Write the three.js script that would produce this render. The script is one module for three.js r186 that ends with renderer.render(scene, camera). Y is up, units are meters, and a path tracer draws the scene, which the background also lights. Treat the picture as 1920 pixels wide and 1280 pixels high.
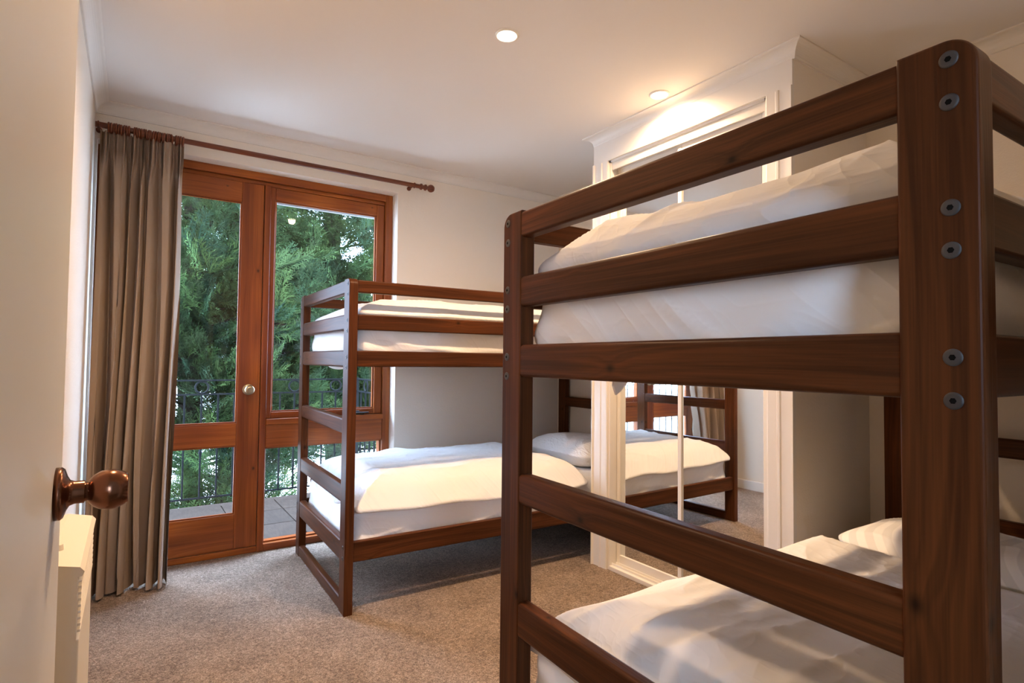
import * as THREE from 'three';
import { RoundedBoxGeometry } from 'three/addons/geometries/RoundedBoxGeometry.js';
import { ImprovedNoise } from 'three/addons/math/ImprovedNoise.js';
import { mergeGeometries as mergeRaw, mergeVertices } from 'three/addons/utils/BufferGeometryUtils.js';

// ---------------------------------------------------------------- camera, sky, lamps, exposure
const scene = new THREE.Scene();
const renderer = new THREE.WebGLRenderer({ antialias: true });
renderer.toneMapping = THREE.LinearToneMapping;
renderer.toneMappingExposure = 1.0;
renderer.shadowMap.enabled = true;
renderer.shadowMap.type = THREE.PCFSoftShadowMap;

const FOCAL = 1066.7;                                             // in pixels of a 1920 x 1280 frame
const camera = new THREE.PerspectiveCamera(2 * Math.atan(640 / FOCAL) * 180 / Math.PI, 1.5, 0.03, 200);
camera.position.set(0.1883, 1.1739, 3.649);
{
  const yaw = 0.5895, pitch = 0.0328;
  camera.lookAt(camera.position.clone().add(new THREE.Vector3(Math.sin(yaw) * Math.cos(pitch), Math.sin(pitch), -Math.cos(yaw) * Math.cos(pitch))));
  camera.rotateZ(0.0102);
}
scene.add(camera);

scene.background = new THREE.Color().setRGB(0.52, 0.71, 1.0);      // even overcast sky
scene.backgroundIntensity = 35.0;

const LAMP_COLOR = new THREE.Color().setRGB(1.0, 0.66, 0.38);
const LAMP_POWER = 8.4;
const LAMPS = [[0.40, 1.735], [1.428, 1.735], [2.334, 1.735]];

// ---------------------------------------------------------------- helpers
const H = 2.5, W = 3.08, BACK = 3.52;
const noiseGen = new ImprovedNoise();
const N3 = (x, y, z) => noiseGen.noise(x + 31.7, y + 17.3, z + 9.1);
function rng(seed) { let a = seed >>> 0; return () => { a = (a + 0x6D2B79F5) | 0; let t = Math.imul(a ^ (a >>> 15), 1 | a); t = (t + Math.imul(t ^ (t >>> 7), 61 | t)) ^ t; return ((t ^ (t >>> 14)) >>> 0) / 4294967296; }; }
const sstep = (a, b, x) => { const t = Math.min(1, Math.max(0, (x - a) / (b - a))); return t * t * (3 - 2 * t); };
function mergeGeometries(list) { return mergeRaw(list.map((g) => { const q = g.index ? g.toNonIndexed() : g; for (const k of Object.keys(q.attributes)) if (!['position', 'normal', 'uv'].includes(k)) q.deleteAttribute(k); return q; })); }
const names = new Map();
function numbered(n) { const k = names.get(n) ?? 0; names.set(n, k + 1); return k ? n + '_' + String(k).padStart(3, '0') : n; }
function shade(o) { o.traverse((m) => { if (m.isMesh) { m.castShadow = true; m.receiveShadow = true; } }); return o; }
function mesh(name, geo, mat, parent) {
  const m = new THREE.Mesh(geo, mat); m.name = parent ? name : numbered(name); m.castShadow = m.receiveShadow = true; (parent ?? scene).add(m); return m;
}
function group(name, label, category, grp) {
  const g = new THREE.Group(); g.name = numbered(name); g.userData = { label, category }; if (grp) g.userData.group = grp; scene.add(g); return g;
}
function tag(o, label, category, grp) { o.userData = { ...o.userData, label, category }; if (grp) o.userData.group = grp; return o; }
function struct(o, label, category = 'structure') { o.userData = { ...o.userData, kind: 'structure', label, category }; return o; }
const box = (x0, x1, y0, y1, z0, z1) => new THREE.BoxGeometry(x1 - x0, y1 - y0, z1 - z0).translate((x0 + x1) / 2, (y0 + y1) / 2, (z0 + z1) / 2);
const rbox = (x0, x1, y0, y1, z0, z1, r = 0.004, s = 2) => new RoundedBoxGeometry(x1 - x0, y1 - y0, z1 - z0, s, Math.min(r, (x1 - x0) / 2.01, (y1 - y0) / 2.01, (z1 - z0) / 2.01)).translate((x0 + x1) / 2, (y0 + y1) / 2, (z0 + z1) / 2);
let uvSeed = 1;
/** uv in metres, v along the grain axis; each piece gets a place of its own on the texture */
function grain(geo, axis, su = 0.3, sv = 1.2) {
  const g = geo.index ? geo.toNonIndexed() : geo, p = g.attributes.position, uv = new Float32Array(p.count * 2), r = rng(uvSeed++ * 7919), ou = r(), ov = r();
  const a = new THREE.Vector3(), b = new THREE.Vector3(), c = new THREE.Vector3(), e = [];
  for (let i = 0; i < p.count; i += 3) {
    a.fromBufferAttribute(p, i); b.fromBufferAttribute(p, i + 1); c.fromBufferAttribute(p, i + 2);
    const n = b.clone().sub(a).cross(c.clone().sub(a)); const an = [Math.abs(n.x), Math.abs(n.y), Math.abs(n.z)];
    let d = an.indexOf(Math.max(...an)), ga = axis; if (d === axis) ga = (axis + 1) % 3;
    const across = [0, 1, 2].find((k) => k !== d && k !== ga);
    for (let k = 0; k < 3; k++) { const q = [p.getX(i + k), p.getY(i + k), p.getZ(i + k)]; uv[(i + k) * 2] = (q[across] + d * 0.11) / su + ou; uv[(i + k) * 2 + 1] = q[ga] / sv + ov; }
  }
  g.setAttribute('uv', new THREE.BufferAttribute(uv, 2)); return g;
}
function planarUV(geo, s = 1) {            // uv in metres by the face's dominant axis
  const g = geo.index ? geo.toNonIndexed() : geo, p = g.attributes.position, uv = new Float32Array(p.count * 2), a = new THREE.Vector3(), b = new THREE.Vector3(), c = new THREE.Vector3();
  for (let i = 0; i < p.count; i += 3) {
    a.fromBufferAttribute(p, i); b.fromBufferAttribute(p, i + 1); c.fromBufferAttribute(p, i + 2);
    const n = b.clone().sub(a).cross(c.clone().sub(a)), an = [Math.abs(n.x), Math.abs(n.y), Math.abs(n.z)], d = an.indexOf(Math.max(...an)), [k0, k1] = d === 0 ? [2, 1] : d === 1 ? [0, 2] : [0, 1];
    for (let k = 0; k < 3; k++) { const q = [p.getX(i + k), p.getY(i + k), p.getZ(i + k)]; uv[(i + k) * 2] = q[k0] / s; uv[(i + k) * 2 + 1] = q[k1] / s; }
  }
  g.setAttribute('uv', new THREE.BufferAttribute(uv, 2)); return g;
}
/** closed box with rounded edges and a fine grid; move(p, n) shifts every vertex in place */
function softBox(w, h, d, r, nx, ny, nz, move) {
  let g = new THREE.BoxGeometry(w, h, d, nx, ny, nz); g.deleteAttribute('uv'); g.deleteAttribute('normal'); g = mergeVertices(g, 1e-5);
  const p = g.attributes.position, v = new THREE.Vector3(), q = new THREE.Vector3(), n = new THREE.Vector3();
  const rr = Array.isArray(r) ? r : [r, r, r];
  for (let i = 0; i < p.count; i++) {
    v.fromBufferAttribute(p, i);
    q.set(Math.max(-w / 2 + rr[0], Math.min(w / 2 - rr[0], v.x)), Math.max(-h / 2 + rr[1], Math.min(h / 2 - rr[1], v.y)), Math.max(-d / 2 + rr[2], Math.min(d / 2 - rr[2], v.z)));
    n.set((v.x - q.x) / rr[0], (v.y - q.y) / rr[1], (v.z - q.z) / rr[2]); if (n.lengthSq() < 1e-9) n.set(0, 1, 0); n.normalize();
    v.set(q.x + n.x * rr[0], q.y + n.y * rr[1], q.z + n.z * rr[2]);
    if (move) move(v, n);
    p.setXYZ(i, v.x, v.y, v.z);
  }
  g.computeVertexNormals();
  const uv = new Float32Array(p.count * 2); for (let i = 0; i < p.count; i++) { uv[2 * i] = p.getX(i) + p.getY(i) * 0.7; uv[2 * i + 1] = p.getZ(i) + p.getY(i); }
  g.setAttribute('uv', new THREE.BufferAttribute(uv, 2)); return g;
}
function tube(pts, r, seg = 40, rad = 8, closed = false) { return new THREE.TubeGeometry(new THREE.CatmullRomCurve3(pts.map((p) => new THREE.Vector3(...p)), closed), seg, r, rad, closed); }
function rod(a, b, r0, r1 = r0, seg = 10) {
  const A = new THREE.Vector3(...a), B = new THREE.Vector3(...b), d = B.clone().sub(A), g = new THREE.CylinderGeometry(r1, r0, d.length(), seg);
  g.applyQuaternion(new THREE.Quaternion().setFromUnitVectors(new THREE.Vector3(0, 1, 0), d.clone().normalize())); const m = A.add(B).multiplyScalar(0.5); return g.translate(m.x, m.y, m.z);
}

// ---------------------------------------------------------------- textures
function dataTex(w, h, fn, srgb) {
  const d = new Uint8Array(w * h * 4);
  for (let y = 0; y < h; y++) for (let x = 0; x < w; x++) { const c = fn(x / w, y / h), i = (y * w + x) * 4; d[i] = 255 * Math.min(1, Math.max(0, c[0])); d[i + 1] = 255 * Math.min(1, Math.max(0, c[1])); d[i + 2] = 255 * Math.min(1, Math.max(0, c[2])); d[i + 3] = 255; }
  const t = new THREE.DataTexture(d, w, h); t.wrapS = t.wrapT = THREE.RepeatWrapping; t.magFilter = THREE.LinearFilter; t.minFilter = THREE.LinearMipmapLinearFilter; t.generateMipmaps = true; if (srgb) t.colorSpace = THREE.SRGBColorSpace; t.needsUpdate = true; return t;
}
// periodic 2-D value noise
function pnoise(px, py, seed) {
  const r = rng(seed), a = new Float32Array(px * py); for (let i = 0; i < a.length; i++) a[i] = r();
  return (u, v) => { const x = u * px, y = v * py, ix = Math.floor(x), iy = Math.floor(y), s = x - ix, t = y - iy, ss = s * s * (3 - 2 * s), tt = t * t * (3 - 2 * t), at = (i, j) => a[(((j % py) + py) % py) * px + (((i % px) + px) % px)]; return (at(ix, iy) * (1 - ss) + at(ix + 1, iy) * ss) * (1 - tt) + (at(ix, iy + 1) * (1 - ss) + at(ix + 1, iy + 1) * ss) * tt; };
}
const gA = pnoise(90, 6, 11), gB = pnoise(24, 4, 12), gC = pnoise(6, 3, 13), gD = pnoise(200, 14, 14), gE = pnoise(4, 5, 15);
const knots = [[0.22, 0.31, 0.05], [0.7, 0.78, 0.06], [0.55, 0.1, 0.035]];
function woodValue(u, v) {
  let uu = u + 0.10 * (gC(u, v) - 0.5) + 0.02 * (gB(u, v) - 0.5), dark = 0;
  for (const [ku, kv, kr] of knots) { let du = u - ku, dv = (v - kv) * 4; du -= Math.round(du); if (Math.abs(dv) > 2) dv -= Math.sign(dv) * 4; const q = Math.hypot(du, dv * 0.7); uu += 0.05 * Math.exp(-((q / kr) ** 2) * 0.35) * Math.sign(du || 1); dark += Math.exp(-((q / (kr * 0.42)) ** 2)); }
  const ring = 0.5 + 0.5 * Math.sin(2 * Math.PI * (uu * 9 + 0.8 * gE(u, v)));
  return { g: 0.34 * gA(uu, v) + 0.26 * gD(u, v) + 0.12 * Math.pow(ring, 2) + 0.28 * gB(uu, v), b: gE(u, v), dark: Math.min(1, dark) };
}
const woodMap = (lo, hi, blotch) => dataTex(512, 1024, (u, v) => { const w = woodValue(u, v), k = Math.min(1, Math.max(0, (w.g - 0.2) * 1.7)) * (1 - blotch) + w.b * blotch, m = 1 - 0.55 * w.dark; return [0, 1, 2].map((c) => (lo[c] + (hi[c] - lo[c]) * k) * m); }, true);
const woodBump = dataTex(512, 1024, (u, v) => { const k = woodValue(u, v).g; return [k, k, k]; });
const cN = pnoise(256, 256, 21), cM = pnoise(96, 96, 22), cL = pnoise(9, 9, 23), cF = pnoise(512, 512, 24);
const carpetMap = dataTex(1024, 1024, (u, v) => { const k = 0.45 * cF(u, v) + 0.35 * cN(u, v) + 0.2 * cM(u, v), q = 0.48 + 0.85 * (k - 0.5) + 0.10 * (cL(u, v) - 0.5); return [0.60 + 0.75 * (q - 0.48), 0.535 + 0.72 * (q - 0.48), 0.475 + 0.68 * (q - 0.48)]; }, true);
const carpetBump = dataTex(1024, 1024, (u, v) => { const k = 0.5 * cF(u, v) + 0.35 * cN(u, v) + 0.15 * cM(u, v); return [k, k, k]; });
const fN1 = pnoise(14, 14, 31), fN2 = pnoise(40, 26, 32), fN3 = pnoise(7, 18, 33);
const creaseBump = dataTex(512, 512, (u, v) => { const a = 1 - Math.abs(2 * fN1(u, v) - 1), b = 1 - Math.abs(2 * fN2(u, v) - 1), c = 1 - Math.abs(2 * fN3(u, v) - 1), k = 0.45 * a ** 4 + 0.2 * b ** 3 + 0.35 * c ** 5; return [k, k, k]; });
const stripeMap = dataTex(64, 256, (u, v) => { const k = Math.floor(v * 32) % 2 ? 1 : 0.93; return [k, k, k * 0.985]; }, true);
const pN = pnoise(128, 128, 41), pM = pnoise(20, 20, 42);
const plasterBump = dataTex(512, 512, (u, v) => { const k = 0.6 * pN(u, v) + 0.4 * pM(u, v); return [k, k, k]; });
const weave = dataTex(256, 256, (u, v) => { const k = 0.5 + 0.25 * Math.sin(u * 256 * Math.PI / 2) + 0.25 * Math.sin(v * 256 * Math.PI / 2); return [k, k, k]; });
const tN = pnoise(60, 8, 51), tM = pnoise(10, 10, 52);
const tileMap = dataTex(256, 256, (u, v) => { const k = 0.82 + 0.14 * tN(u, v) + 0.10 * tM(u, v); return [k, k * 0.98, k * 0.97]; }, true);
const barkBump = dataTex(256, 256, (u, v) => { const k = Math.abs(2 * gA(u, v) - 1); return [k, k, k]; });
function rep(t, x, y) { const c = t.clone(); c.repeat.set(x, y); c.needsUpdate = true; return c; }

// ---------------------------------------------------------------- materials
const lin = (r, g, b) => new THREE.Color().setRGB(r, g, b);
const std = (o) => new THREE.MeshStandardMaterial(o), phy = (o) => new THREE.MeshPhysicalMaterial(o);
const M = {
  wall: std({ color: lin(0.84, 0.78, 0.70), roughness: 0.85, bumpMap: rep(plasterBump, 2, 2), bumpScale: 0.0006 }),
  ceiling: std({ color: lin(0.78, 0.745, 0.715), roughness: 0.9 }),
  trim: std({ color: lin(0.80, 0.77, 0.73), roughness: 0.45 }),
  doorPaint: phy({ color: lin(0.86, 0.85, 0.83), roughness: 0.38 }),
  carpet: std({ color: lin(0.70, 0.665, 0.65), map: carpetMap, roughness: 1, bumpMap: carpetBump, bumpScale: 0.006 }),
  bunk: phy({ color: lin(1, 1, 1), map: woodMap([0.205, 0.110, 0.06], [0.39, 0.22, 0.115], 0.4), roughness: 0.36, specularIntensity: 0.18, bumpMap: woodBump, bumpScale: 0.0003 }),
  cedar: phy({ color: lin(1, 1, 1), map: woodMap([0.42, 0.19, 0.07], [0.70, 0.40, 0.16], 0.6), roughness: 0.34, specularIntensity: 0.6, bumpMap: woodBump, bumpScale: 0.0002 }),
  rodWood: phy({ color: lin(1, 1, 1), map: woodMap([0.30, 0.13, 0.06], [0.52, 0.27, 0.13], 0.3), roughness: 0.35 }),
  pine: std({ color: lin(1, 1, 1), map: woodMap([0.62, 0.47, 0.30], [0.82, 0.66, 0.45], 0.3), roughness: 0.6 }),
  sheet: std({ color: lin(0.90, 0.90, 0.90), roughness: 0.9, bumpMap: rep(creaseBump, 1.2, 1.2), bumpScale: 0.002, side: THREE.DoubleSide }),
  duvet: std({ color: lin(0.78, 0.78, 0.79), roughness: 0.9, bumpMap: rep(creaseBump, 1.2, 1.2), bumpScale: 0.003, side: THREE.DoubleSide }),
  pillow: std({ color: lin(0.90, 0.90, 0.90), roughness: 0.85, bumpMap: rep(creaseBump, 2.4, 2.4), bumpScale: 0.004 }),
  stripe: std({ color: lin(0.92, 0.91, 0.90), map: stripeMap, roughness: 0.6 }),
  curtain: std({ color: lin(0.33, 0.245, 0.18), roughness: 0.8, bumpMap: rep(weave, 8, 8), bumpScale: 0.0003, side: THREE.DoubleSide }),
  bolt: std({ color: lin(0.06, 0.056, 0.054), roughness: 0.5, metalness: 0.5 }),
  boltHole: phy({ color: lin(0.006, 0.006, 0.006), roughness: 0.9, specularIntensity: 0.1 }),
  bronze: std({ color: lin(0.21, 0.09, 0.05), roughness: 0.22, metalness: 0.95 }),
  brass: std({ color: lin(0.42, 0.34, 0.22), roughness: 0.28, metalness: 0.95 }),
  iron: phy({ color: lin(0.008, 0.009, 0.010), roughness: 0.7, specularIntensity: 0.12 }),
  black: std({ color: lin(0.015, 0.015, 0.015), roughness: 0.5 }),
  glass: phy({ color: lin(0.97, 0.98, 0.98), roughness: 0.0, transmission: 1, thickness: 0, ior: 1.5 }),
  mirror: std({ color: lin(0.90, 0.92, 0.91), roughness: 0.015, metalness: 1 }),
  alu: std({ color: lin(0.78, 0.75, 0.70), roughness: 0.4 }),
  track: std({ color: lin(0.42, 0.40, 0.37), roughness: 0.4, metalness: 0.6 }),
  heater: std({ color: lin(0.74, 0.69, 0.60), roughness: 0.5 }),
  tile: phy({ specularIntensity: 0.3, color: lin(0.039, 0.027, 0.020), map: tileMap, roughness: 0.9 }),
  tileB: phy({ specularIntensity: 0.3, color: lin(0.034, 0.024, 0.018), map: tileMap, roughness: 0.9 }),
  grout: std({ color: lin(0.07, 0.06, 0.05), roughness: 0.95 }),
  eave: std({ color: lin(0.30, 0.30, 0.31), roughness: 0.8 }),
  ground: std({ color: lin(0.52, 0.50, 0.46), roughness: 1 }),
  bark: phy({ color: lin(0.012, 0.009, 0.007), roughness: 1, specularIntensity: 0.1, bumpMap: barkBump, bumpScale: 0.02 }),
  leaf: phy({ color: lin(1, 1, 1), roughness: 0.9, specularIntensity: 0.15, side: THREE.DoubleSide }),
  lens: std({ color: lin(0.9, 0.9, 0.9), emissive: lin(1.0, 0.86, 0.64), emissiveIntensity: 14, roughness: 0.4 }),
  lampTrim: std({ color: lin(0.82, 0.80, 0.77), roughness: 0.35 }),
};

// ---------------------------------------------------------------- room shell
const OX0 = 0.012, OX1 = 1.678, OY1 = 2.31, WT = 0.26;             // opening in the far wall, wall thickness
function wallWithHole(x0, x1, y0, y1, hole, depth) {
  const s = new THREE.Shape([[x0, y0], [x1, y0], [x1, y1], [x0, y1]].map((p) => new THREE.Vector2(...p)));
  const [a, b, c, d] = hole; s.holes.push(new THREE.Path([[a, c], [a, d], [b, d], [b, c]].map((p) => new THREE.Vector2(...p))));
  return new THREE.ExtrudeGeometry(s, { depth, bevelEnabled: false });
}
struct(mesh('floor', planarUV(box(-1.2, W + 0.1, -0.12, 0, -0.12, 5.0)), M.carpet), 'beige brown cut pile carpet covering the bedroom floor', 'carpet');
struct(mesh('ceiling', planarUV(box(-1.2, W + 0.1, H, H + 0.12, -0.26, 5.0)), M.ceiling), 'plain white plaster ceiling with recessed lamps', 'ceiling');
struct(mesh('wall_left', planarUV(box(-0.12, 0, 0, H, -WT, BACK)), M.wall), 'cream painted wall behind the heater and open door', 'wall');
struct(mesh('wall_right', planarUV(box(W, W + 0.12, 0, H, -WT, BACK + 0.11)), M.wall), 'cream painted wall at the heads of both bunks', 'wall');
struct(mesh('wall_far', planarUV(wallWithHole(0, W, -0.1, H, [OX0, OX1, -0.05, OY1], WT).translate(0, 0, -WT)), M.wall), 'cream painted wall around the glazed timber door', 'wall');
struct(mesh('wall_back', planarUV(wallWithHole(-1.2, W, -0.1, H, [0.07, 0.925, 0.0, 2.06], 0.11).translate(0, 0, BACK)), M.wall), 'cream painted wall with the doorway to the hall', 'wall');
struct(mesh('wall_hall', planarUV(mergeGeometries([box(-1.3, -1.2, 0, H, BACK, 5.0), wallWithHole(-1.3, W + 0.1, 0, H, [-0.32, 0.23, 1.05, 1.95], 0.1).translate(0, 0, 5.0), box(W, W + 0.1, 0, H, BACK + 0.11, 5.0)])), M.wall), 'cream painted walls of the hall outside the doorway', 'wall');
{
  const w = new THREE.Group(); w.name = 'window_2'; struct(w, 'white hall window behind the viewer', 'window'); scene.add(w);
  const f = 0.035, Z = 5.05; for (const [a, b, c, d] of [[-0.32, 0.23, 1.05, 1.05 + f], [-0.32, 0.23, 1.95 - f, 1.95], [-0.32, -0.32 + f, 1.05, 1.95], [0.23 - f, 0.23, 1.05, 1.95]]) mesh('frame_bar', rbox(a, b, c, d, Z - 0.03, Z + 0.03, 0.004), M.trim, w);
  mesh('pane', new THREE.PlaneGeometry(0.48, 0.83).translate(-0.045, 1.5, Z), M.glass, w);
}

// cove cornice: profile swept along the walls (p = out from the wall, d = down from the ceiling)
const COVE = 0.058;
function coveProfile() {
  const pts = [[0, 0], [COVE, 0], [COVE, -0.006]];
  for (let i = 0; i <= 8; i++) { const t = i / 8 * Math.PI / 2; pts.push([COVE - 0.006 - (COVE - 0.016) * Math.sin(t), -0.008 - (COVE - 0.018) * (1 - Math.cos(t))]); }
  pts.push([0.008, -COVE + 0.005], [0.008, -COVE], [0, -COVE]); return pts;
}
/** path of wall-line points (x, z); 'out' is to the left of the walking direction; mitred corners */
function cornice(name, path, label) {
  const prof = coveProfile(), rows = [];
  for (let i = 0; i < path.length; i++) {
    const P = new THREE.Vector2(...path[i]), a = i ? P.clone().sub(new THREE.Vector2(...path[i - 1])).normalize() : null, b = i < path.length - 1 ? new THREE.Vector2(...path[i + 1]).sub(P).normalize() : null;
    const na = a ? new THREE.Vector2(a.y, -a.x) : null, nb = b ? new THREE.Vector2(b.y, -b.x) : null;
    let m = na && nb ? na.clone().add(nb) : (na ?? nb).clone(); if (na && nb) m.multiplyScalar(1 / (1 + na.dot(nb)));
    rows.push(prof.map(([p, d]) => [P.x + m.x * p, H + d, P.y + m.y * p]));
  }
  const pos = []; const n = prof.length;
  const quad = (a, b, c, d) => pos.push(...a, ...b, ...c, ...a, ...c, ...d);
  for (let i = 0; i < rows.length - 1; i++) for (let j = 0; j < n; j++) { const k = (j + 1) % n; quad(rows[i][j], rows[i + 1][j], rows[i + 1][k], rows[i][k]); }
  const g = new THREE.BufferGeometry(); g.setAttribute('position', new THREE.Float32BufferAttribute(pos, 3)); g.computeVertexNormals();
  return struct(mesh(name, planarUV(g), M.trim), label, 'cornice');
}
const WX = 2.458, WZ1 = 1.133, WZ2 = 2.354;                        // wardrobe front face and its ends
cornice('trim_1', [[0, BACK], [0, 0], [W, 0], [W, WZ1], [WX, WZ1], [WX, WZ2], [W, WZ2], [W, BACK], [0, BACK]].reverse().map((p) => p), 'white cove cornice running round the ceiling edge');
// baseboards
struct(mesh('baseboard_left', rbox(0, 0.014, 0, 0.085, 0.02, BACK - 0.02, 0.004), M.trim), 'white baseboard along the heater wall', 'baseboard');
struct(mesh('baseboard_right', rbox(W - 0.014, W, 0, 0.085, WZ2 + 0.02, BACK, 0.004), M.trim), 'white baseboard behind the near bunk head', 'baseboard');

// ---------------------------------------------------------------- wardrobe recess
{
  const y1 = 2.33, z0 = 1.252, z1 = 2.232;                         // clear opening
  const g = mergeGeometries([
    box(WX, W, 0, H, WZ1, z0), box(WX, W, 0, H, z1, WZ2), box(WX, W, y1, H, z0, z1), box(2.95, W, 0, y1, z0, z1),
  ]);
  struct(mesh('wall_wardrobe', planarUV(g), M.wall), 'cream boxed in wardrobe standing out from the right wall', 'wall');
  const c = new THREE.Group(); c.name = 'trim_2'; struct(c, 'white moulded casing round the mirrored wardrobe doors', 'casing'); scene.add(c);
  // moulded casing board: cross-section with a raised outer back band, running along one axis
  const prof = (w) => [[0, 0], [w, 0], [w, 0.010], [w - 0.006, 0.014], [w * 0.62, 0.014], [w * 0.58, 0.019], [w * 0.50, 0.019], [w * 0.46, 0.014], [0.012, 0.014], [0.006, 0.024], [0, 0.024]];
  const board = (w, len) => { const s = new THREE.Shape(prof(w).map((p) => new THREE.Vector2(...p))); return new THREE.ExtrudeGeometry(s, { depth: len, bevelEnabled: false }); };
  const left = board(z0 - WZ1, y1); left.applyMatrix4(new THREE.Matrix4().makeBasis(new THREE.Vector3(0, 0, -1), new THREE.Vector3(-1, 0, 0), new THREE.Vector3(0, 1, 0))); left.scale(1, 1, -1); { const a = left.attributes.position.array; for (let i = 0; i < a.length; i += 9) for (let k = 0; k < 3; k++) { const t = a[i + 3 + k]; a[i + 3 + k] = a[i + 6 + k]; a[i + 6 + k] = t; } left.computeVertexNormals(); } left.translate(WX, 0, WZ1);
  mesh('casing_board', left, M.trim, c);
  const right = board(WZ2 - z1, y1); right.applyMatrix4(new THREE.Matrix4().makeBasis(new THREE.Vector3(0, 0, -1), new THREE.Vector3(-1, 0, 0), new THREE.Vector3(0, 1, 0))); right.translate(WX, 0, WZ2);
  mesh('casing_board', right, M.trim, c);
  const head = mergeGeometries([box(WX - 0.014, WX, y1, H - COVE, WZ1, WZ2)]); mesh('casing_head', planarUV(head), M.trim, c);
  mesh('jamb_lining', mergeGeometries([box(WX, WX + 0.12, 0, y1, z0, z0 + 0.012), box(WX, WX + 0.12, 0, y1, z1 - 0.012, z1), box(WX, WX + 0.12, y1 - 0.012, y1, z0, z1)]), M.trim, c);
  mesh('top_track', mergeGeometries([rbox(WX + 0.006, WX + 0.016, y1 - 0.055, y1 - 0.012, z0 + 0.012, z1 - 0.012, 0.002), box(WX + 0.016, WX + 0.1, y1 - 0.018, y1 - 0.012, z0 + 0.012, z1 - 0.012), box(WX + 0.047, WX + 0.051, y1 - 0.05, y1 - 0.012, z0 + 0.012, z1 - 0.012)]), M.alu, c);
  mesh('bottom_track', mergeGeometries([rbox(WX - 0.004, WX + 0.11, 0, 0.024, z0 + 0.012, z1 - 0.012, 0.003), rbox(WX + 0.018, WX + 0.022, 0.024, 0.036, z0 + 0.012, z1 - 0.012, 0.001), rbox(WX + 0.05, WX + 0.054, 0.024, 0.036, z0 + 0.012, z1 - 0.012, 0.001), rbox(WX + 0.085, WX + 0.089, 0.024, 0.036, z0 + 0.012, z1 - 0.012, 0.001)]), M.trim, c);
  const slider = (x, a, b, label) => {
    const d = group('sliding_mirror_door', label, 'mirror door', 'sliding mirror doors of the wardrobe'); d.position.set(x, 0.03, (a + b) / 2); const hw = (b - a) / 2, hh = 2.262, s = 0.024;
    mesh('mirror_pane', box(0.004, 0.010, 0.03, hh - 0.03, -hw + 0.012, hw - 0.012), M.mirror, d);
    mesh('stile', rbox(-0.006, 0.022, 0, hh, -hw, -hw + s, 0.004), M.alu, d); mesh('stile', rbox(-0.006, 0.022, 0, hh, hw - s, hw, 0.004), M.alu, d);
    mesh('top_rail', rbox(-0.004, 0.02, hh - 0.05, hh, -hw + s, hw - s, 0.003), M.alu, d); mesh('bottom_rail', rbox(-0.004, 0.02, 0, 0.05, -hw + s, hw - s, 0.003), M.alu, d);
    return d;
  };
  slider(WX + 0.026, 1.728, z1 - 0.014, 'front sliding mirror door of the wardrobe, beside the near bunk');
  slider(WX + 0.058, z0 + 0.014, 1.758, 'rear sliding mirror door of the wardrobe, beside the far bunk');
}

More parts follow.
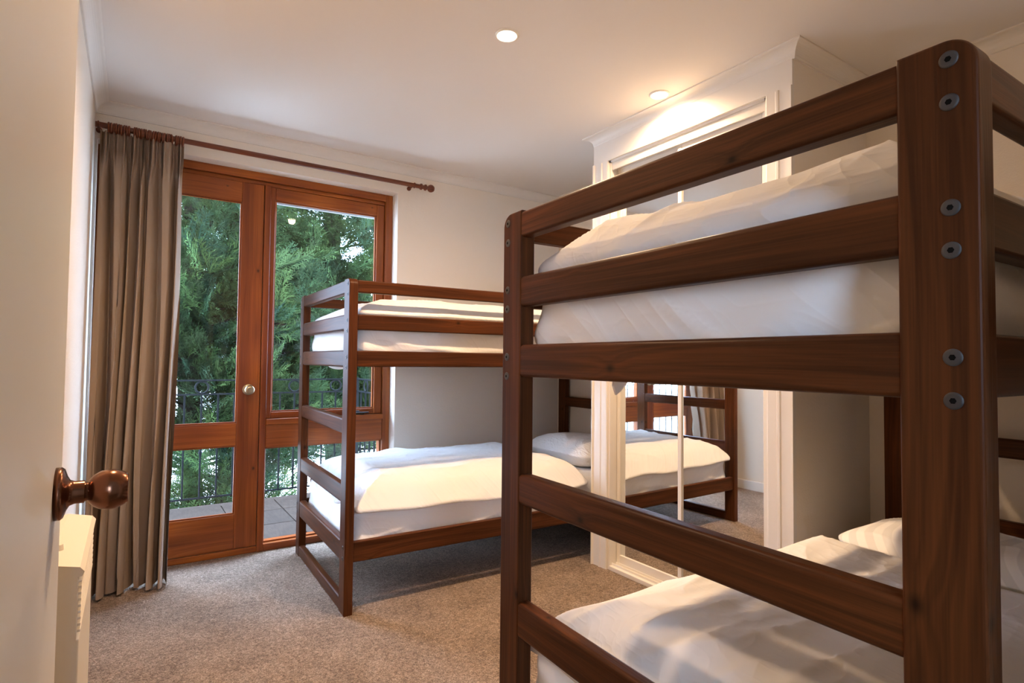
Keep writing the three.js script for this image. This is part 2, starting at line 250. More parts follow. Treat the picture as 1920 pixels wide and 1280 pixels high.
// ---------------------------------------------------------------- glazed door and window in the far wall
const FZ = -0.09;                                                  // front face of the timber frame
{
  const fr = new THREE.Group(); fr.name = 'trim_3'; struct(fr, 'varnished red brown timber frame around the glazed door and window', 'frame'); scene.add(fr);
  const d0 = -0.20, bar = (n, x0, x1, y0, y1, z0, z1, axis, p = fr) => mesh(n, grain(rbox(x0, x1, y0, y1, z0, z1, 0.004), axis), M.cedar, p);
  bar('jamb', OX0, 0.050, 0, OY1, d0, FZ, 1); bar('jamb', 1.628, OX1, 0, OY1, d0, FZ, 1);
  bar('head', 0.050, 1.628, 2.262, OY1, d0, FZ, 0); bar('head_stop', 0.050, 1.628, 2.238, 2.262, d0, FZ - 0.022, 0);
  bar('mullion', 0.848, 0.884, 0.0, 2.238, d0, FZ + 0.002, 1);
  bar('sill', 0.884, 1.628, 0.0, 0.042, d0, FZ, 0); bar('threshold', 0.050, 0.848, 0.0, 0.034, d0 - 0.03, FZ - 0.004, 0);
  // door leaf
  const d = new THREE.Group(); d.name = 'door_1'; struct(d, 'red brown timber glazed door with two panes and a round knob', 'door'); scene.add(d);
  const lz0 = -0.142, lz1 = FZ - 0.010, lx0 = 0.053, lx1 = 0.846, st = 0.124, y0 = 0.038, y1 = 2.236;
  const lb = (n, a, b, c, e, axis) => bar(n, a, b, c, e, lz0, lz1, axis, d);
  lb('stile', lx0, lx0 + st, y0, y1, 1); lb('stile', lx1 - st, lx1, y0, y1, 1);
  lb('top_rail', lx0 + st, lx1 - st, 2.113, y1, 0); lb('lock_rail', lx0 + st, lx1 - st, 0.649, 0.781, 0); lb('bottom_rail', lx0 + st, lx1 - st, y0, 0.242, 0);
  const gz = -0.118;
  const beads = (x0, x1, ya, yb, z, parent) => { const b = 0.009; for (const [p, q, r, s, ax] of [[x0, x1, ya, ya + b, 0], [x0, x1, yb - b, yb, 0], [x0, x0 + b, ya + b, yb - b, 1], [x1 - b, x1, ya + b, yb - b, 1]]) mesh('glazing_bead', grain(rbox(p, q, r, s, z + 0.003, z + 0.013, 0.002, 1), ax), M.cedar, parent); };
  const pane = (x0, x1, ya, yb, z, parent) => { mesh('pane', new THREE.PlaneGeometry(x1 - x0, yb - ya).translate((x0 + x1) / 2, (ya + yb) / 2, z), M.glass, parent); beads(x0, x1, ya, yb, z, parent); };
  pane(lx0 + st, lx1 - st, 0.781, 2.113, gz, d); pane(lx0 + st, lx1 - st, 0.242, 0.649, gz, d);
  const kn = new THREE.LatheGeometry([[0, 0], [0.033, 0], [0.033, 0.004], [0.028, 0.009], [0.014, 0.012], [0.011, 0.026], [0.016, 0.031], [0.026, 0.040], [0.028, 0.050], [0.025, 0.060], [0.016, 0.066], [0.012, 0.064], [0, 0.064]].map((p) => new THREE.Vector2(...p)), 32).rotateX(Math.PI / 2).translate(0.782, 0.981, lz1);
  mesh('knob', kn, M.brass, d).userData.label = 'round aged brass knob';
  // window: awning sash above, fixed pane below
  const w = new THREE.Group(); w.name = 'window_1'; struct(w, 'tall timber window beside the glazed door, sash above a low fixed pane', 'window'); scene.add(w);
  const wb = (n, a, b, c, e, z0, z1, axis) => bar(n, a, b, c, e, z0, z1, axis, w);
  const sx0 = 0.886, sx1 = 1.626, sy0 = 0.800, sy1 = 2.236, sz0 = -0.165, sz1 = FZ - 0.020;
  wb('sash_stile', sx0, 0.915, sy0, sy1, sz0, sz1, 1); wb('sash_stile', 1.571, sx1, sy0, sy1, sz0, sz1, 1); wb('sash_top_rail', 0.915, 1.571, 2.160, sy1, sz0, sz1, 0); wb('sash_bottom_rail', 0.915, 1.571, sy0, 0.838, sz0, sz1, 0);
  pane(0.915, 1.571, 0.838, 2.160, -0.135, w);
  wb('transom_ledge', 0.884, 1.628, 0.764, 0.799, d0, FZ + 0.016, 0); wb('transom', 0.884, 1.628, 0.622, 0.764, d0, FZ - 0.008, 0);
  pane(0.884, 1.628, 0.042, 0.622, -0.135, w);
  const lt = mergeGeometries([rbox(1.40, 1.50, 0.800, 0.812, sz1, sz1 + 0.026, 0.003), rbox(1.43, 1.47, 0.812, 0.826, sz1, sz1 + 0.014, 0.003), rbox(1.44, 1.53, 0.808, 0.817, sz1 + 0.016, sz1 + 0.03, 0.003)]);
  mesh('sash_winder', lt, M.black, w).userData.label = 'small black window winder';
}

// ---------------------------------------------------------------- curtain and rod
{
  const RY = 2.352, RZ = 0.095, t = group('curtain_rod', 'red brown wooden curtain rod with a turned finial above the glazed door', 'curtain rod');
  mesh('pole', grain(rod([0.006, RY, RZ], [1.80, RY, RZ], 0.0145, 0.0145, 20), 0), M.rodWood, t);
  const fin = new THREE.LatheGeometry([[0, 0], [0.015, 0], [0.021, 0.006], [0.021, 0.014], [0.014, 0.020], [0.013, 0.030], [0.020, 0.036], [0.022, 0.044], [0.014, 0.052], [0.011, 0.058], [0.020, 0.066], [0.026, 0.078], [0.0255, 0.090], [0.018, 0.103], [0.007, 0.108], [0, 0.108]].map((p) => new THREE.Vector2(...p)), 28).rotateZ(-Math.PI / 2).translate(1.795, RY, RZ);
  mesh('finial', grain(fin, 0), M.rodWood, t);
  for (const x of [0.018, 1.755]) mesh('bracket', grain(mergeGeometries([rod([x, RY, 0], [x, RY, RZ], 0.006, 0.006, 12), new THREE.TorusGeometry(0.0155, 0.004, 8, 24).rotateY(Math.PI / 2).translate(x, RY, RZ), new THREE.CylinderGeometry(0.014, 0.014, 0.010, 20).rotateX(Math.PI / 2).translate(x, RY, 0.005)].map((g) => g.toNonIndexed())), 2), M.rodWood, t);
  const c = group('curtain', 'taupe pinch pleated curtain drawn to the side of the glazed door', 'curtain');
  const top = RY - 0.030, NS = 260, NH = 90, NF = 7, pos = [], uv = [], idx = [];
  const r = rng(5), ph = Array.from({ length: NF + 2 }, () => r());
  const warp = (s, d) => s + 0.042 * Math.sin(2 * Math.PI * (1.7 * s + 0.15 + 0.14 * d)) + 0.022 * Math.sin(2 * Math.PI * (5.1 * s + 0.4 - 0.1 * d));
  const at = (s, y) => {
    const d = top - y, open = sstep(0.05, 0.30, d), low = sstep(0.5, 2.2, d);
    const q = warp(s, d * (0.3 + 0.7 * open)) * NF, f = q - Math.floor(q), amp = (0.046 + 0.034 * low) * (0.55 + 0.8 * ph[Math.max(0, Math.min(NF + 1, Math.floor(q)))]);
    // folds: rounded outward bellies, tight inward valleys
    const fold = Math.pow(Math.abs(Math.sin(Math.PI * f)), 0.75);
    const pleat = 0.019 * Math.sin(2 * Math.PI * q * 4) * Math.pow(Math.sin(Math.PI * f), 2) * (1 - sstep(0.07, 0.26, d)), wob = 0.012 * N3(s * 4, d * 0.9, 2.2) * open;
    let x = 0.030 + s * 0.366 + (0.004 * Math.sin(2 * Math.PI * q)) * open - low * 0.012 * (1 - s) - low * 0.030 * s + low * 0.022 * Math.sin(2 * Math.PI * (q + 0.1)) * (s * (1 - s) * 4);
    x += 0.006 * Math.sin(q * Math.PI * 2 + 1) * open; x = Math.max(0.016, x);
    const z = RZ - 0.020 + (0.030 * (1 - open) * (0.4 + 0.6 * fold)) + open * (amp * fold * 1.75 - 0.012) + pleat + wob + low * 0.055;
    return [x, y, z];
  };
  const TH = 0.0022, grid = [];
  for (let j = 0; j <= NH; j++) { const d = j < 24 ? j / 24 * 0.36 : 0.36 + (j - 24) / (NH - 24) * (top - 0.014 - 0.36); for (let i = 0; i <= NS; i++) { grid.push(at(i / NS, top - d)); uv.push(i / NS * 1.6, -d); } }
  for (const p of grid) pos.push(...p);
  for (let j = 0; j < NH; j++) for (let i = 0; i < NS; i++) { const a = j * (NS + 1) + i, b = a + 1, e = a + NS + 1, f = e + 1; idx.push(a, e, b, b, e, f); }
  const g = new THREE.BufferGeometry(); g.setAttribute('position', new THREE.Float32BufferAttribute(pos, 3)); g.setAttribute('uv', new THREE.Float32BufferAttribute(uv, 2)); g.setIndex(idx); g.computeVertexNormals();
  const back = g.clone(), bp = back.attributes.position, bn = back.attributes.normal;
  for (let i = 0; i < bp.count; i++) { bp.setXYZ(i, bp.getX(i) - bn.getX(i) * TH, bp.getY(i), bp.getZ(i) - bn.getZ(i) * TH); bn.setXYZ(i, -bn.getX(i), -bn.getY(i), -bn.getZ(i)); }
  back.setIndex(idx.flatMap((v, i) => (i % 3 === 0 ? [v, idx[i + 2], idx[i + 1]] : [])));
  mesh('fabric', mergeRaw([g, back]), M.curtain, c);
  // stitched hem line near the bottom
  const hem = []; for (let i = 0; i <= NS; i += 1) { const p = at(i / NS, 0.150); hem.push([p[0], p[1], p[2] + 0.0005]); }
  mesh('hem_stitching', tube(hem, 0.0014, 520, 5), M.curtain, c);
  const ringG = new THREE.TorusGeometry(0.0235, 0.0052, 10, 26).rotateY(Math.PI / 2);
  const xs = []; for (let i = 0; i < 9; i++) xs.push(0.062 + i * 0.0108); for (let i = 0; i < 17; i++) xs.push(0.172 + i * 0.0104); for (let i = 0; i < 4; i++) xs.push(0.360 + i * 0.0108);
  const rr = rng(8); for (const x of xs) { const m = mesh('curtain_ring', ringG, M.rodWood, c); m.position.set(x, RY - 0.006 - rr() * 0.002, RZ); m.rotation.z = (rr() - 0.5) * 0.16; m.rotation.y = (rr() - 0.5) * 0.2; }
}

// ---------------------------------------------------------------- downlights
const lampPlace = ['nearest the open white door and curtain', 'in the middle of the bedroom ceiling', 'close to the wardrobe cornice'];
LAMPS.forEach(([x, z], i) => {
  const d = group('downlight', 'small round recessed ceiling downlight ' + lampPlace[i], 'downlight', 'recessed ceiling downlights'); d.position.set(x, H, z);
  mesh('trim_ring', new THREE.LatheGeometry([[0.040, 0.0], [0.039, -0.005], [0.043, -0.007], [0.049, -0.004], [0.050, 0.0]].map((p) => new THREE.Vector2(...p)), 40), M.lampTrim, d);
  mesh('lamp_lens', new THREE.LatheGeometry([[0, -0.014], [0.016, -0.0132], [0.028, -0.0105], [0.036, -0.006], [0.0388, 0.0], [0, 0.0]].map((p) => new THREE.Vector2(...p)), 32), M.lens, d);
  const s = new THREE.SpotLight(LAMP_COLOR, LAMP_POWER, 0, 1.50, 1.0, 2); s.name = 'downlight_lamp'; s.position.set(x, H - 0.020, z); s.target.position.set(x, 0, z); s.castShadow = true; s.shadow.radius = 1.6; s.shadow.mapSize.set(1024, 1024); s.shadow.bias = -0.001;
  scene.add(s, s.target);
});

// ---------------------------------------------------------------- bunk beds
const BL = 2.02, BB = 1.0114, PW = 0.083, PT = 0.042;              // length, width, post width and thickness
const RAILS = [[1.482, 1.545], [1.307, 1.383], [1.133, 1.213], [0.820, 0.894], [0.498, 0.583], [0.230, 0.328], [0.0, 0.064]];
function makeBunk(label) {
  const b = group('bunk_bed', label, 'bunk bed', 'dark timber bunk beds');
  const TOP = 1.5492;
  // posts: rounded at the outer top corner, edges eased
  const postShape = (outer) => { const w = PW - 0.008, h = TOP - 0.008, r = 0.030, s = new THREE.Shape(); s.moveTo(0, 0); s.lineTo(w, 0); if (outer > 0) { s.lineTo(w, h - r); s.absarc(w - r, h - r, r, 0, Math.PI / 2); s.lineTo(0, h); } else { s.lineTo(w, h); s.lineTo(r, h); s.absarc(r, h - r, r, Math.PI / 2, Math.PI); } s.closePath(); return new THREE.ExtrudeGeometry(s, { depth: PT - 0.008, bevelEnabled: true, bevelThickness: 0.004, bevelSize: 0.004, bevelSegments: 3, curveSegments: 10 }).translate(0.004, 0.004, 0.004); };
  const put = (g, x, z) => { g.rotateY(Math.PI / 2); g.scale(1, 1, -1); const ix = g.index; g.translate(x, 0, z); const p = g.attributes.position; // mirrored: turn the faces back
    const n = g.toNonIndexed ? (g.index ? g.toNonIndexed() : g) : g, a = n.attributes.position.array; for (let i = 0; i < a.length; i += 9) for (let k = 0; k < 3; k++) { const t = a[i + 3 + k]; a[i + 3 + k] = a[i + 6 + k]; a[i + 6 + k] = t; } n.computeVertexNormals(); return n; };
  for (const x of [0, BL - PT]) {
    mesh('post', grain(put(postShape(1), x, -PW), 1), M.bunk, b);
    mesh('post', grain(put(postShape(-1), x, -BB), 1), M.bunk, b);
    RAILS.forEach(([y0, y1], i) => { const inset = 0.002; mesh('end_rail', grain(rbox(x + inset, x + PT - 0.004, y0, y1, -BB + PW - 0.014, -PW + 0.014, i === 0 ? 0.007 : 0.010, 3), 2), M.bunk, b); });
  }
  for (const i of [0, 1, 2, 5]) { const [y0, y1] = RAILS[i]; for (const z of [-0.012, -BB + 0.012 + 0.03]) mesh('side_rail', grain(rbox(PT, BL - PT, y0 + 0.002, y1 - 0.002, z - 0.03, z, 0.006, 3), 0), M.bunk, b); }
  // ledgers and slats
  for (const y of [1.141, 0.232]) {
    for (const z of [-0.042, -BB + 0.042 + 0.022]) mesh('ledger', grain(box(PT, BL - PT, y - 0.004, y + 0.016, z - 0.022, z), 0), M.pine, b);
    for (let k = 0; k < 11; k++) { const x = PT + 0.06 + k * (BL - 2 * PT - 0.19) / 10; mesh('slat', grain(rbox(x, x + 0.07, y + 0.016, y + 0.034, -BB + 0.045, -0.045, 0.003, 1), 2), M.pine, b); }
  }
  // bolts on the foot end: washer-headed, with a hex socket
  const head = new THREE.LatheGeometry([[0.0, 0.0021], [0.0070, 0.0021], [0.0088, 0.0017], [0.0098, 0.0009], [0.0100, 0]].map((p) => new THREE.Vector2(...p)), 24).rotateZ(Math.PI / 2), hole = new THREE.CylinderGeometry(0.0036, 0.0036, 0.0016, 6).rotateZ(Math.PI / 2);
  for (const z of [-0.0275, -BB + 0.0225]) for (const y of [1.525, 1.475, 1.353, 1.304, 1.182, 1.133, 0.303, 0.254]) { const m = mesh('bolt', head, M.bolt, b); m.position.set(0.0002, y, z); const h = mesh('hex_socket', hole, M.boltHole, m); h.position.x = -0.0015; }
  return b;
}
const farBunk = makeBunk('dark timber bunk bed standing along the far wall beside the glazed door');
farBunk.position.set(1.0198, 0, 1.0504); farBunk.rotation.y = -0.0237;
const nearBunk = makeBunk('large dark timber bunk bed in the right foreground, nearest the viewer');
nearBunk.position.set(0.9606, 0, 3.4187); nearBunk.rotation.y = -0.0281;
function onBunk(o, bunk, a, y, c) { o.position.copy(new THREE.Vector3(a, y, c).applyAxisAngle(new THREE.Vector3(0, 1, 0), bunk.rotation.y).add(bunk.position)); o.rotation.y = bunk.rotation.y; return o; }

// ---------------------------------------------------------------- bedding
const MW = 0.885, ML = 1.90, MH = 0.200;
function mattressGeo(seed) {
  return softBox(ML, MH, MW, 0.045, 170, 22, 84, (v, n) => {
    const side = 1 - Math.abs(n.y), fx = (ML / 2 - Math.abs(v.x)), fz = (MW / 2 - Math.abs(v.z)), corner = Math.exp(-Math.min(fx, 0.6) * 4.0) * Math.exp(-Math.min(fz, 0.6) * 4.0);
    const along = Math.abs(n.z) > Math.abs(n.x) ? fx : fz, hy = (v.y + MH / 2);
    // tension creases of the fitted sheet fanning down from the corners
    const fan = Math.sin((along * 26 + hy * 34) + 2.2 * N3(along * 3, hy * 4, seed)) * Math.exp(-along * 3.6) * side * 0.007;
    const ridge = Math.pow(1 - Math.abs(N3(v.x * 2.2 + v.y * 3, v.z * 3.2 + v.y * 6, seed * 1.7)), 9) * 0.007;
    const swell = 0.006 * N3(v.x * 1.5, v.y * 2, v.z * 1.5 + seed) + 0.006 * side * Math.cos(v.y / MH * Math.PI);
    v.addScaledVector(n, fan + (ridge + swell) * (n.y < -0.5 ? 0 : 1) + 0.0 * corner);
  });
}
function duvetGeo(len, wid, th, seed, hang, fold = 1) {
  return softBox(len, th, wid, [0.025, th * 0.45, 0.025], 240, 12, 130, (v, n) => {
    const ex = len / 2 - Math.abs(v.x), ez = wid / 2 - Math.abs(v.z), e = Math.min(ex, ez) - 0.006 * N3(v.x * 9, seed, v.z * 9), f = v.y / th + 0.5;
    const full = Math.pow(sstep(-0.02, 0.22, Math.min(ex, ez * 1.1)), 0.62), T = th * (0.16 + 0.84 * full);
    const big = 0.016 * N3(v.x * 2.0, seed, v.z * 2.2) + 0.008 * N3(v.x * 4.5, seed + 3, v.z * 5);
    const wx = v.x + 0.25 * N3(v.x * 1.3, v.z * 1.3, seed + 5), wz = v.z + 0.2 * N3(v.x * 1.6, v.z * 1.4, seed + 8);
    const c1 = Math.pow(1 - Math.abs(N3(wx * 2.0 + wz * 1.6, seed, wz * 6)), 7), c2 = Math.pow(1 - Math.abs(N3(wx * 4.5 - wz * 2.5, seed + 11, wz * 10)), 6), c3 = Math.pow(1 - Math.abs(N3(wx * 9 + wz * 2, seed + 17, wz * 9)), 6);
    v.y = -th / 2 + f * (T + full * big + fold * (0.35 + 0.65 * full) * (0.010 * c1 + 0.005 * c2 + 0.002 * c3));
    v.y -= hang * Math.pow(sstep(0.09, 0.0, e), 1.4) * (0.8 + 0.7 * N3(v.x * 3, seed + 2, v.z * 3));
    const wave = 0.010 * N3(v.x * 6, v.y * 3, v.z * 6 + seed); v.x += n.x * wave; v.z += n.z * wave;
  });
}
function pillowGeo(l, w, h, seed) {
  return softBox(l, h, w, [0.10, h * 0.48, 0.10], 60, 16, 80, (v, n) => {
    const a = 2 * v.x / l, c = 2 * v.z / w, k = Math.pow(Math.max(0, 1 - Math.abs(a) ** 2.6), 0.55) * Math.pow(Math.max(0, 1 - Math.abs(c) ** 2.6), 0.55);
    v.y *= 0.16 + 0.9 * k; v.x *= 1 - 0.05 * (1 - c * c) ; v.z *= 1 - 0.04 * (1 - a * a);
    v.y += 0.006 * N3(v.x * 8, seed, v.z * 8) * k + 0.007 * Math.pow(1 - Math.abs(N3(v.x * 9, seed + 4, v.z * 6)), 6) * k * Math.sign(n.y || 1);
  });
}
const MA = 0.042 + 0.016 + ML / 2, MC = -BB / 2;
const mats = [[farBunk, 1.177, 'upper', 'far'], [farBunk, 0.268, 'lower', 'far'], [nearBunk, 1.177, 'upper', 'near'], [nearBunk, 0.268, 'lower', 'near']];
mats.forEach(([bk, y, lv, wh], i) => {
  const m = tag(mesh('mattress', mattressGeo(i * 3.7 + 1), M.sheet), `mattress in a white fitted sheet on the ${lv} berth of the ${wh} bunk`, 'mattress', 'single mattresses on the bunks'); onBunk(m, bk, MA, y + MH / 2, MC);
});
{
  const up = scene.children.filter((o) => o.name.startsWith('mattress'));
  // loose corner of the fitted sheet hanging under the near upper mattress
  const pts = [[-0.675, -0.085], [-0.700, -0.170], [-0.680, -0.195], [-0.652, -0.186], [-0.628, -0.150], [-0.585, -0.140], [-0.545, -0.085]].map((p) => new THREE.Vector2(...p));
  const fl = new THREE.ExtrudeGeometry(new THREE.Shape(pts), { depth: 0.004, bevelEnabled: true, bevelSize: 0.002, bevelThickness: 0.002, bevelSegments: 2 }); { const p = fl.attributes.position; for (let i = 0; i < p.count; i++) p.setZ(i, p.getZ(i) - 0.436 + 0.012 * Math.sin(p.getX(i) * 60) * (-0.08 - p.getY(i)) * 10); fl.computeVertexNormals(); }
  mesh('sheet_corner', fl, M.sheet, up[2]).userData.label = 'loose corner of the sheet hanging down';
  // sheet sagging past the slats at the foot of the far upper mattress
  const sag = new THREE.SphereGeometry(1, 28, 16).scale(0.030, 0.055, 0.26).translate(-0.922, -0.108, 0.02);
  mesh('sheet_sag', sag, M.sheet, up[0]);
}
function duvet(bk, a0, a1, y, wid, th, seed, hang, fold, label, dc = 0) { const m = tag(mesh('duvet', duvetGeo(a1 - a0, wid, th, seed, hang, fold), M.duvet), label, 'duvet', 'white duvets on the bunks'); return onBunk(m, bk, (a0 + a1) / 2, y + th / 2, MC + dc); }
const topOf = (y) => y + MH + 0.004;
duvet(farBunk, 0.062, 1.50, topOf(1.177), 0.895, 0.100, 2.3, 0.0, 1.0, 'white duvet on the upper berth of the far bunk');
duvet(farBunk, 0.056, 1.46, topOf(0.268), 0.960, 0.130, 5.1, 0.055, 1.0, 'puffy white duvet on the lower berth of the far bunk, lit blue by the window', 0.010);
duvet(nearBunk, 0.062, 1.55, topOf(1.177), 0.895, 0.158, 8.4, 0.0, 1.0, 'white duvet on the upper berth of the near bunk');
duvet(nearBunk, 0.052, 1.33, topOf(0.268), 0.945, 0.115, 11.9, 0.03, 0.9, 'creased white duvet on the lower berth of the near bunk');
function pillow(bk, y, seed, label, turn = 0, back = 0.235, striped = false) {
  const g = group('pillow', label, 'pillow', 'white pillows on the bunks'); onBunk(g, bk, BL - PT - back, y + (striped ? 0.072 : 0.096), MC); g.rotation.y += turn;
  mesh('pillow_case', pillowGeo(0.43, striped ? 0.80 : 0.68, striped ? 0.145 : 0.19, seed), striped ? M.stripe : M.pillow, g);
  return g;
}
pillow(farBunk, topOf(1.177) - 0.004, 1.1, 'white pillow at the head of the far bunk, upper berth');
pillow(farBunk, topOf(0.268) - 0.004, 2.2, 'plump white pillow at the head of the far bunk, lower berth', 0.05);
pillow(nearBunk, topOf(1.177) - 0.004, 3.3, 'white pillow at the head of the near bunk, upper berth');
pillow(nearBunk, topOf(0.268) - 0.004, 4.4, 'satin striped white pillow at the head of the near bunk, lower berth', -0.03, 0.45, true);

// ---------------------------------------------------------------- open white door with knob
{
  const d = new THREE.Group(); d.name = 'door_2'; struct(d, 'open white painted flush door at the left edge of the picture', 'door'); scene.add(d);
  mesh('leaf', rbox(0.076, 0.112, 0.012, 2.05, 2.632, 3.47, 0.0025), M.doorPaint, d);
  const k = mesh('knob_set', new THREE.LatheGeometry([[0, 0], [0.0335, 0], [0.0335, 0.006], [0.031, 0.009], [0.022, 0.012], [0.0165, 0.015], [0.0145, 0.020], [0.0145, 0.030], [0.0125, 0.031], [0.0118, 0.034]].map((p) => new THREE.Vector2(...p)), 48).rotateZ(-Math.PI / 2).translate(0.112, 0.996, 2.712), M.bronze, d); k.userData.label = 'bronze rose and neck of the knob';
  const ball = mesh('knob_ball', new THREE.LatheGeometry([[0.0118, 0], [0.0150, 0.001], [0.0205, 0.006], [0.0248, 0.0135], [0.0265, 0.022], [0.0258, 0.030], [0.0225, 0.0385], [0.0195, 0.0430], [0.0180, 0.0440], [0.010, 0.0425], [0, 0.042]].map((p) => new THREE.Vector2(...p)), 48).rotateZ(-Math.PI / 2).translate(0.146, 0.996, 2.712), M.bronze, k); ball.userData.label = 'round bronze knob';
  for (const y of [0.25, 1.05, 1.8]) mesh('hinge', new THREE.CylinderGeometry(0.006, 0.006, 0.1, 12).translate(0.108, y, 3.477), M.brass, d);
  struct(mesh('trim_4', mergeGeometries([box(0.07, 0.078, 0, 2.06, BACK - 0.012, BACK + 0.122), box(0.917, 0.925, 0, 2.06, BACK - 0.012, BACK + 0.122), box(0.078, 0.917, 2.052, 2.06, BACK - 0.012, BACK + 0.122)]), M.trim), 'white lining of the doorway to the hall', 'door frame');
}

// ---------------------------------------------------------------- panel heater on the left wall
{
  const h = group('panel_heater', 'cream electric panel heater on the wall behind the open door', 'heater'); h.position.set(0, 0.17, 0);
  const z0 = 1.70, z1 = 2.16;
  mesh('body', mergeGeometries([rbox(0.030, 0.104, 0, 0.425, z0 + 0.004, z1 - 0.004, 0.006), rbox(0.030, 0.098, 0.425, 0.545, z0 + 0.004, z1 - 0.004, 0.004)]), M.heater, h);
  mesh('wall_bracket', box(0, 0.032, 0.1, 0.5, z0 + 0.08, z1 - 0.08), M.heater, h);
  mesh('front_panel', rbox(0.104, 0.114, 0.01, 0.420, z0, z1, 0.004), M.heater, h);
  const cap = new THREE.Shape([[0.026, 0.548], [0.026, 0.572], [0.060, 0.578], [0.112, 0.566], [0.120, 0.556], [0.116, 0.546]].map((p) => new THREE.Vector2(...p)));
  mesh('top_cap', new THREE.ExtrudeGeometry(cap, { depth: z1 - z0, bevelEnabled: false }).translate(0, 0, z0), M.heater, h);
  for (let i = 0; i < 9; i++) { const y = 0.432 + i * 0.0128; mesh('grille_slat', rbox(0.098, 0.116, y, y + 0.006, z0 + 0.002, z1 - 0.002, 0.0015, 1), M.heater, h); }
  for (const z of [z0, z1 - 0.006]) mesh('end_cap', rbox(0.030, 0.110, 0.0, 0.548, z, z + 0.006, 0.002), M.heater, h);
  mesh('control_knob', new THREE.CylinderGeometry(0.013, 0.014, 0.012, 20).translate(0.062, 0.582, z1 - 0.12), M.heater, h);
}

// ---------------------------------------------------------------- balcony, railing, eave
{
  const b = new THREE.Group(); b.name = 'floor_balcony'; struct(b, 'grey tiled balcony floor outside the glazed door', 'balcony'); scene.add(b);
  mesh('slab', box(-1.6, 2.12, -0.22, -0.030, -1.56, -WT), M.grout, b);
  const ts = 0.40, tg = new RoundedBoxGeometry(ts - 0.008, 0.016, ts - 0.008, 1, 0.002), r = rng(77), tv = [0, 1, 2].map(() => { const g = planarUV(tg.clone(), 0.4), u = g.attributes.uv, o = r(); for (let i = 0; i < u.count; i++) u.setXY(i, u.getX(i) + o, u.getY(i) + o * 2.3); return g; });
  for (let i = 0; i < 9; i++) for (let j = 0; j < 3; j++) { const m = mesh('tile', tv[(i * 2 + j) % 3], r() > 0.5 ? M.tile : M.tileB, b); m.position.set(-1.4 + i * ts + 0.02, -0.024, -WT - 0.25 - j * ts - 0.02); m.rotation.y = Math.floor(r() * 2) * Math.PI; }
  mesh('edge_tiles', box(-1.6, 2.12, -0.033, -0.018, -1.56, -1.47), M.tile, b);
  const t = group('balcony_railing', 'black wrought iron balcony railing with rings between its top bars', 'railing');
  const Z = -1.43, X0 = -1.55, X1 = 1.90, flat = (a, c, y, hh = 0.012, ww = 0.016) => { const A = new THREE.Vector3(a[0], y, a[1]), B = new THREE.Vector3(c[0], y, c[1]), g = new THREE.BoxGeometry(A.distanceTo(B), hh, ww); g.rotateY(-Math.atan2(B.z - A.z, B.x - A.x)); const m = A.add(B).multiplyScalar(0.5); return g.translate(m.x, m.y, m.z); };
  for (const [y, n] of [[0.990, 'top_bar'], [0.880, 'middle_bar'], [0.072, 'bottom_bar']]) { mesh(n, flat([X0, Z], [X1, Z], y), M.iron, t); mesh(n, flat([X1, Z], [X1, -WT], y), M.iron, t); }
  const balG = new THREE.BoxGeometry(0.012, 0.80, 0.012), ringG = new THREE.TorusGeometry(0.046, 0.007, 8, 28), collarG = new THREE.LatheGeometry([[0.004, -0.03], [0.011, -0.018], [0.009, -0.010], [0.016, 0], [0.009, 0.010], [0.011, 0.018], [0.004, 0.03]].map((p) => new THREE.Vector2(...p)), 12);
  for (let i = 0; i < 30; i++) { const x = 0.6575 + (i - 19) * 0.1165; if (x < X0 || x > X1 - 0.03) continue; const m = mesh('baluster', balG, M.iron, t); m.position.set(x, 0.476, Z); if ((i - 19) % 3 === 0) { const q = mesh('collar', collarG, M.iron, m); q.position.y = -0.05; const rg = mesh('ring', ringG, M.iron, t); rg.position.set(x, 0.935, Z); } }
  for (let i = 0; i < 10; i++) { const z = Z + 0.11 + i * 0.1165; if (z > -WT - 0.02) break; const m = mesh('baluster', balG, M.iron, t); m.position.set(X1, 0.476, z); if (i % 3 === 1) { const rg = mesh('ring', ringG, M.iron, t); rg.position.set(X1, 0.935, z); rg.rotation.y = Math.PI / 2; } }
  for (const [x, z] of [[X0, Z], [0.17, Z], [X1, Z]]) mesh('post', new THREE.BoxGeometry(0.026, 1.02, 0.026).translate(x, 0.494, z), M.iron, t);
  struct(mesh('ceiling_balcony', mergeGeometries([box(-1.6, 2.6, 2.40, 2.50, -0.55, -WT), box(-1.6, 2.6, 2.248, 2.50, -0.57, -0.55)]), M.eave), 'pale eave and fascia over the balcony', 'eave');
  struct(mesh('ground', new THREE.CylinderGeometry(70, 70, 0.2, 48).translate(0, -3.1, -20), M.ground), 'pale ground beyond the balcony', 'ground');
}

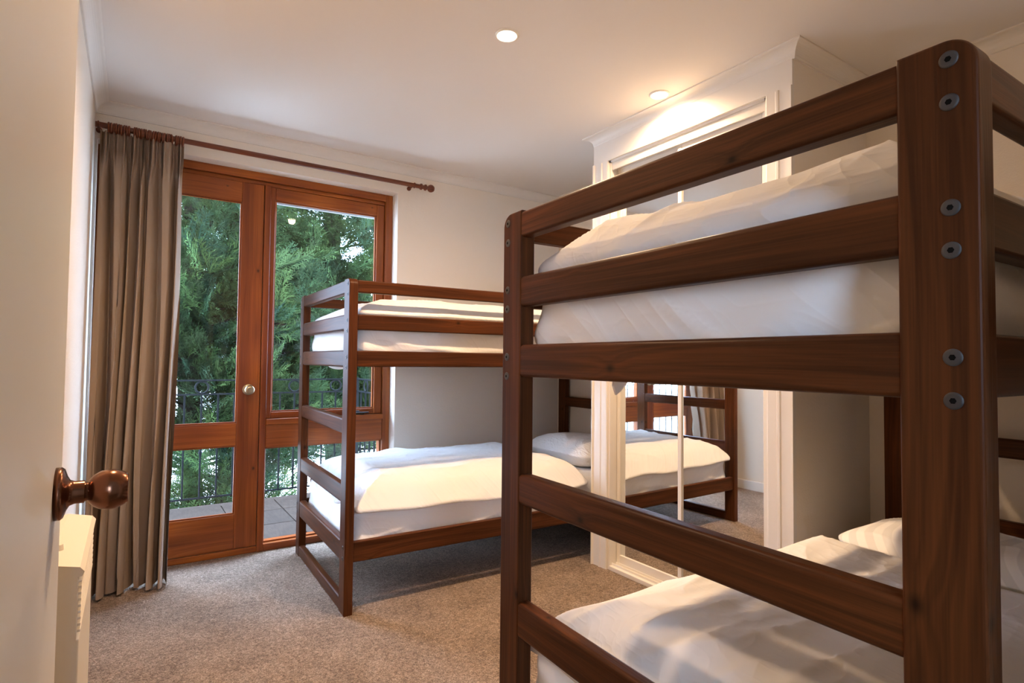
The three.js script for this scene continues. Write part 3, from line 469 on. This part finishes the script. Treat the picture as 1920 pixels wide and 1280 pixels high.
// ---------------------------------------------------------------- conifers beyond the balcony
function sprayGeo(seed) {
  // a feathery branchlet along +y: tapering stem with two ranks of fine, forked blades
  const r = rng(seed), pos = [], blade = (p, d, l, w, nrm) => { const s = new THREE.Vector3().crossVectors(d, nrm).normalize().multiplyScalar(w), m = p.clone().addScaledVector(d, l * 0.45), e = p.clone().addScaledVector(d, l); pos.push(...p.toArray(), ...m.clone().add(s).toArray(), ...e.toArray(), ...p.toArray(), ...e.toArray(), ...m.clone().sub(s).toArray()); };
  const nrm = new THREE.Vector3(0, 0, 1), n = 15;
  for (let i = 0; i < n; i++) {
    const t = (i + 0.5) / n, y = t * 0.9, c = new THREE.Vector3(0.06 * Math.sin(t * 3), y, 0.10 * t * t);
    for (const s of [-1, 1]) {
      const ang = (0.55 + 0.35 * r()) * s, d = new THREE.Vector3(Math.sin(ang), Math.cos(ang), (r() - 0.5) * 0.7).normalize(), l = (0.34 * (1 - 0.75 * t) + 0.07) * (0.8 + 0.4 * r());
      const nn = new THREE.Vector3((r() - 0.5) * 0.9, (r() - 0.5) * 0.9, 1).normalize(); blade(c, d, l, 0.010, nn);
      for (let k = 1; k <= 4; k++) { const q = c.clone().addScaledVector(d, l * k * 0.2), a2 = ang + (k % 2 ? 1 : -1) * (0.5 + 0.3 * r()), d2 = new THREE.Vector3(Math.sin(a2), Math.cos(a2), (r() - 0.5) * 0.8).normalize(); blade(q, d2, l * 0.42, 0.0085, nn); }
    }
  }
  blade(new THREE.Vector3(0, 0, 0), new THREE.Vector3(0.03, 1, 0.08).normalize(), 1.0, 0.012, nrm);
  const g = new THREE.BufferGeometry(); g.setAttribute('position', new THREE.Float32BufferAttribute(pos, 3)); g.computeVertexNormals(); return g;
}
const SPRAYS = [sprayGeo(101), sprayGeo(202)];
function conifer(label, x, z, y0, height, radius, seed, nBranch, light, low) {
  const t = group('conifer_tree', label, 'tree', 'conifers beyond the balcony'); t.position.set(x, y0, z); const r = rng(seed);
  mesh('trunk', tube([[0, 0, 0], [0.05, height * 0.3, 0.03], [-0.04, height * 0.65, 0], [0, height, 0]], 0.11, 20, 10), M.bark, t);
  const limbs = [], spots = [], up = new THREE.Vector3(0, 1, 0);
  for (let i = 0; i < nBranch; i++) {
    const f = Math.pow((i + r()) / nBranch, 1.2), h = height * (low + (0.98 - low) * f), th = i * 2.39996 + r() * 0.8, R = radius * (0.30 + 0.70 * Math.pow(1 - f, 0.55)) * (0.65 + 0.5 * r());
    const dir = new THREE.Vector3(Math.cos(th), 0, Math.sin(th)), pts = [];
    for (let k = 0; k <= 4; k++) { const s = k / 4; pts.push([dir.x * R * s, h + R * (0.30 * s - 0.10 * s * s) + 0.05 * (r() - 0.5), dir.z * R * s]); }
    limbs.push(tube(pts, 0.014, 6, 5)); const curve = new THREE.CatmullRomCurve3(pts.map((p) => new THREE.Vector3(...p)));
    const ns = Math.round(9 + R * 16);
    for (let k = 0; k < ns; k++) { const s = 0.16 + 0.86 * Math.pow((k + r()) / ns, 0.8), p = curve.getPoint(Math.min(1, s)); p.x += (r() - 0.5) * 0.34; p.y += (r() - 0.5) * 0.30; p.z += (r() - 0.5) * 0.34;
      const d = dir.clone().multiplyScalar(0.5 + 0.7 * r()).add(new THREE.Vector3((r() - 0.5) * 1.2, 0.75 - 0.6 * r(), (r() - 0.5) * 1.2)).normalize(); spots.push([p, d, 0.26 + 0.30 * r(), s]); }
  }
  mesh('branches', mergeGeometries(limbs), M.bark, t);
  SPRAYS.forEach((sg, q) => {
    const mine = spots.filter((_, i) => i % 2 === q), im = new THREE.InstancedMesh(sg, M.leaf, mine.length); im.name = 'foliage'; im.userData.kind = 'stuff'; im.castShadow = im.receiveShadow = true;
    const m = new THREE.Matrix4(), qt = new THREE.Quaternion(), qs = new THREE.Quaternion(), c = new THREE.Color();
    mine.forEach(([p, d, sc], i) => { qt.setFromUnitVectors(up, d).multiply(qs.setFromAxisAngle(up, r() * 6.283)); m.compose(p, qt, new THREE.Vector3(sc, sc, sc)); im.setMatrixAt(i, m); const k = r(), w = r(); const kk = k * k; c.setRGB((0.009 + 0.026 * kk + 0.006 * w) * light, (0.021 + 0.044 * kk) * light, (0.008 + 0.009 * kk + 0.004 * (1 - w)) * light); im.setColorAt(i, c); });
    t.add(im);
  });
  return t;
}
conifer('large feathery conifer close behind the balcony railing, seen through the glazed door', 0.75, -3.5, -3.0, 6.5, 1.45, 11, 108, 1.25, 0.45);
conifer('tall feathery conifer seen through the window beside the glazed door', 2.45, -4.1, -3.0, 7.4, 1.40, 22, 106, 1.3, 0.38);
conifer('paler conifer standing between and behind the two nearer ones', 1.75, -6.2, -3.0, 7.6, 1.55, 33, 84, 1.7, 0.48);
conifer('conifer at the right end of the row, behind the bunk bed', 4.2, -5.2, -3.0, 8.4, 1.5, 44, 95, 1.4, 0.34);
conifer('short young conifer just below the balcony railing', 1.05, -2.75, -3.0, 3.15, 0.75, 66, 30, 1.5, 0.52);

renderer.render(scene, camera);
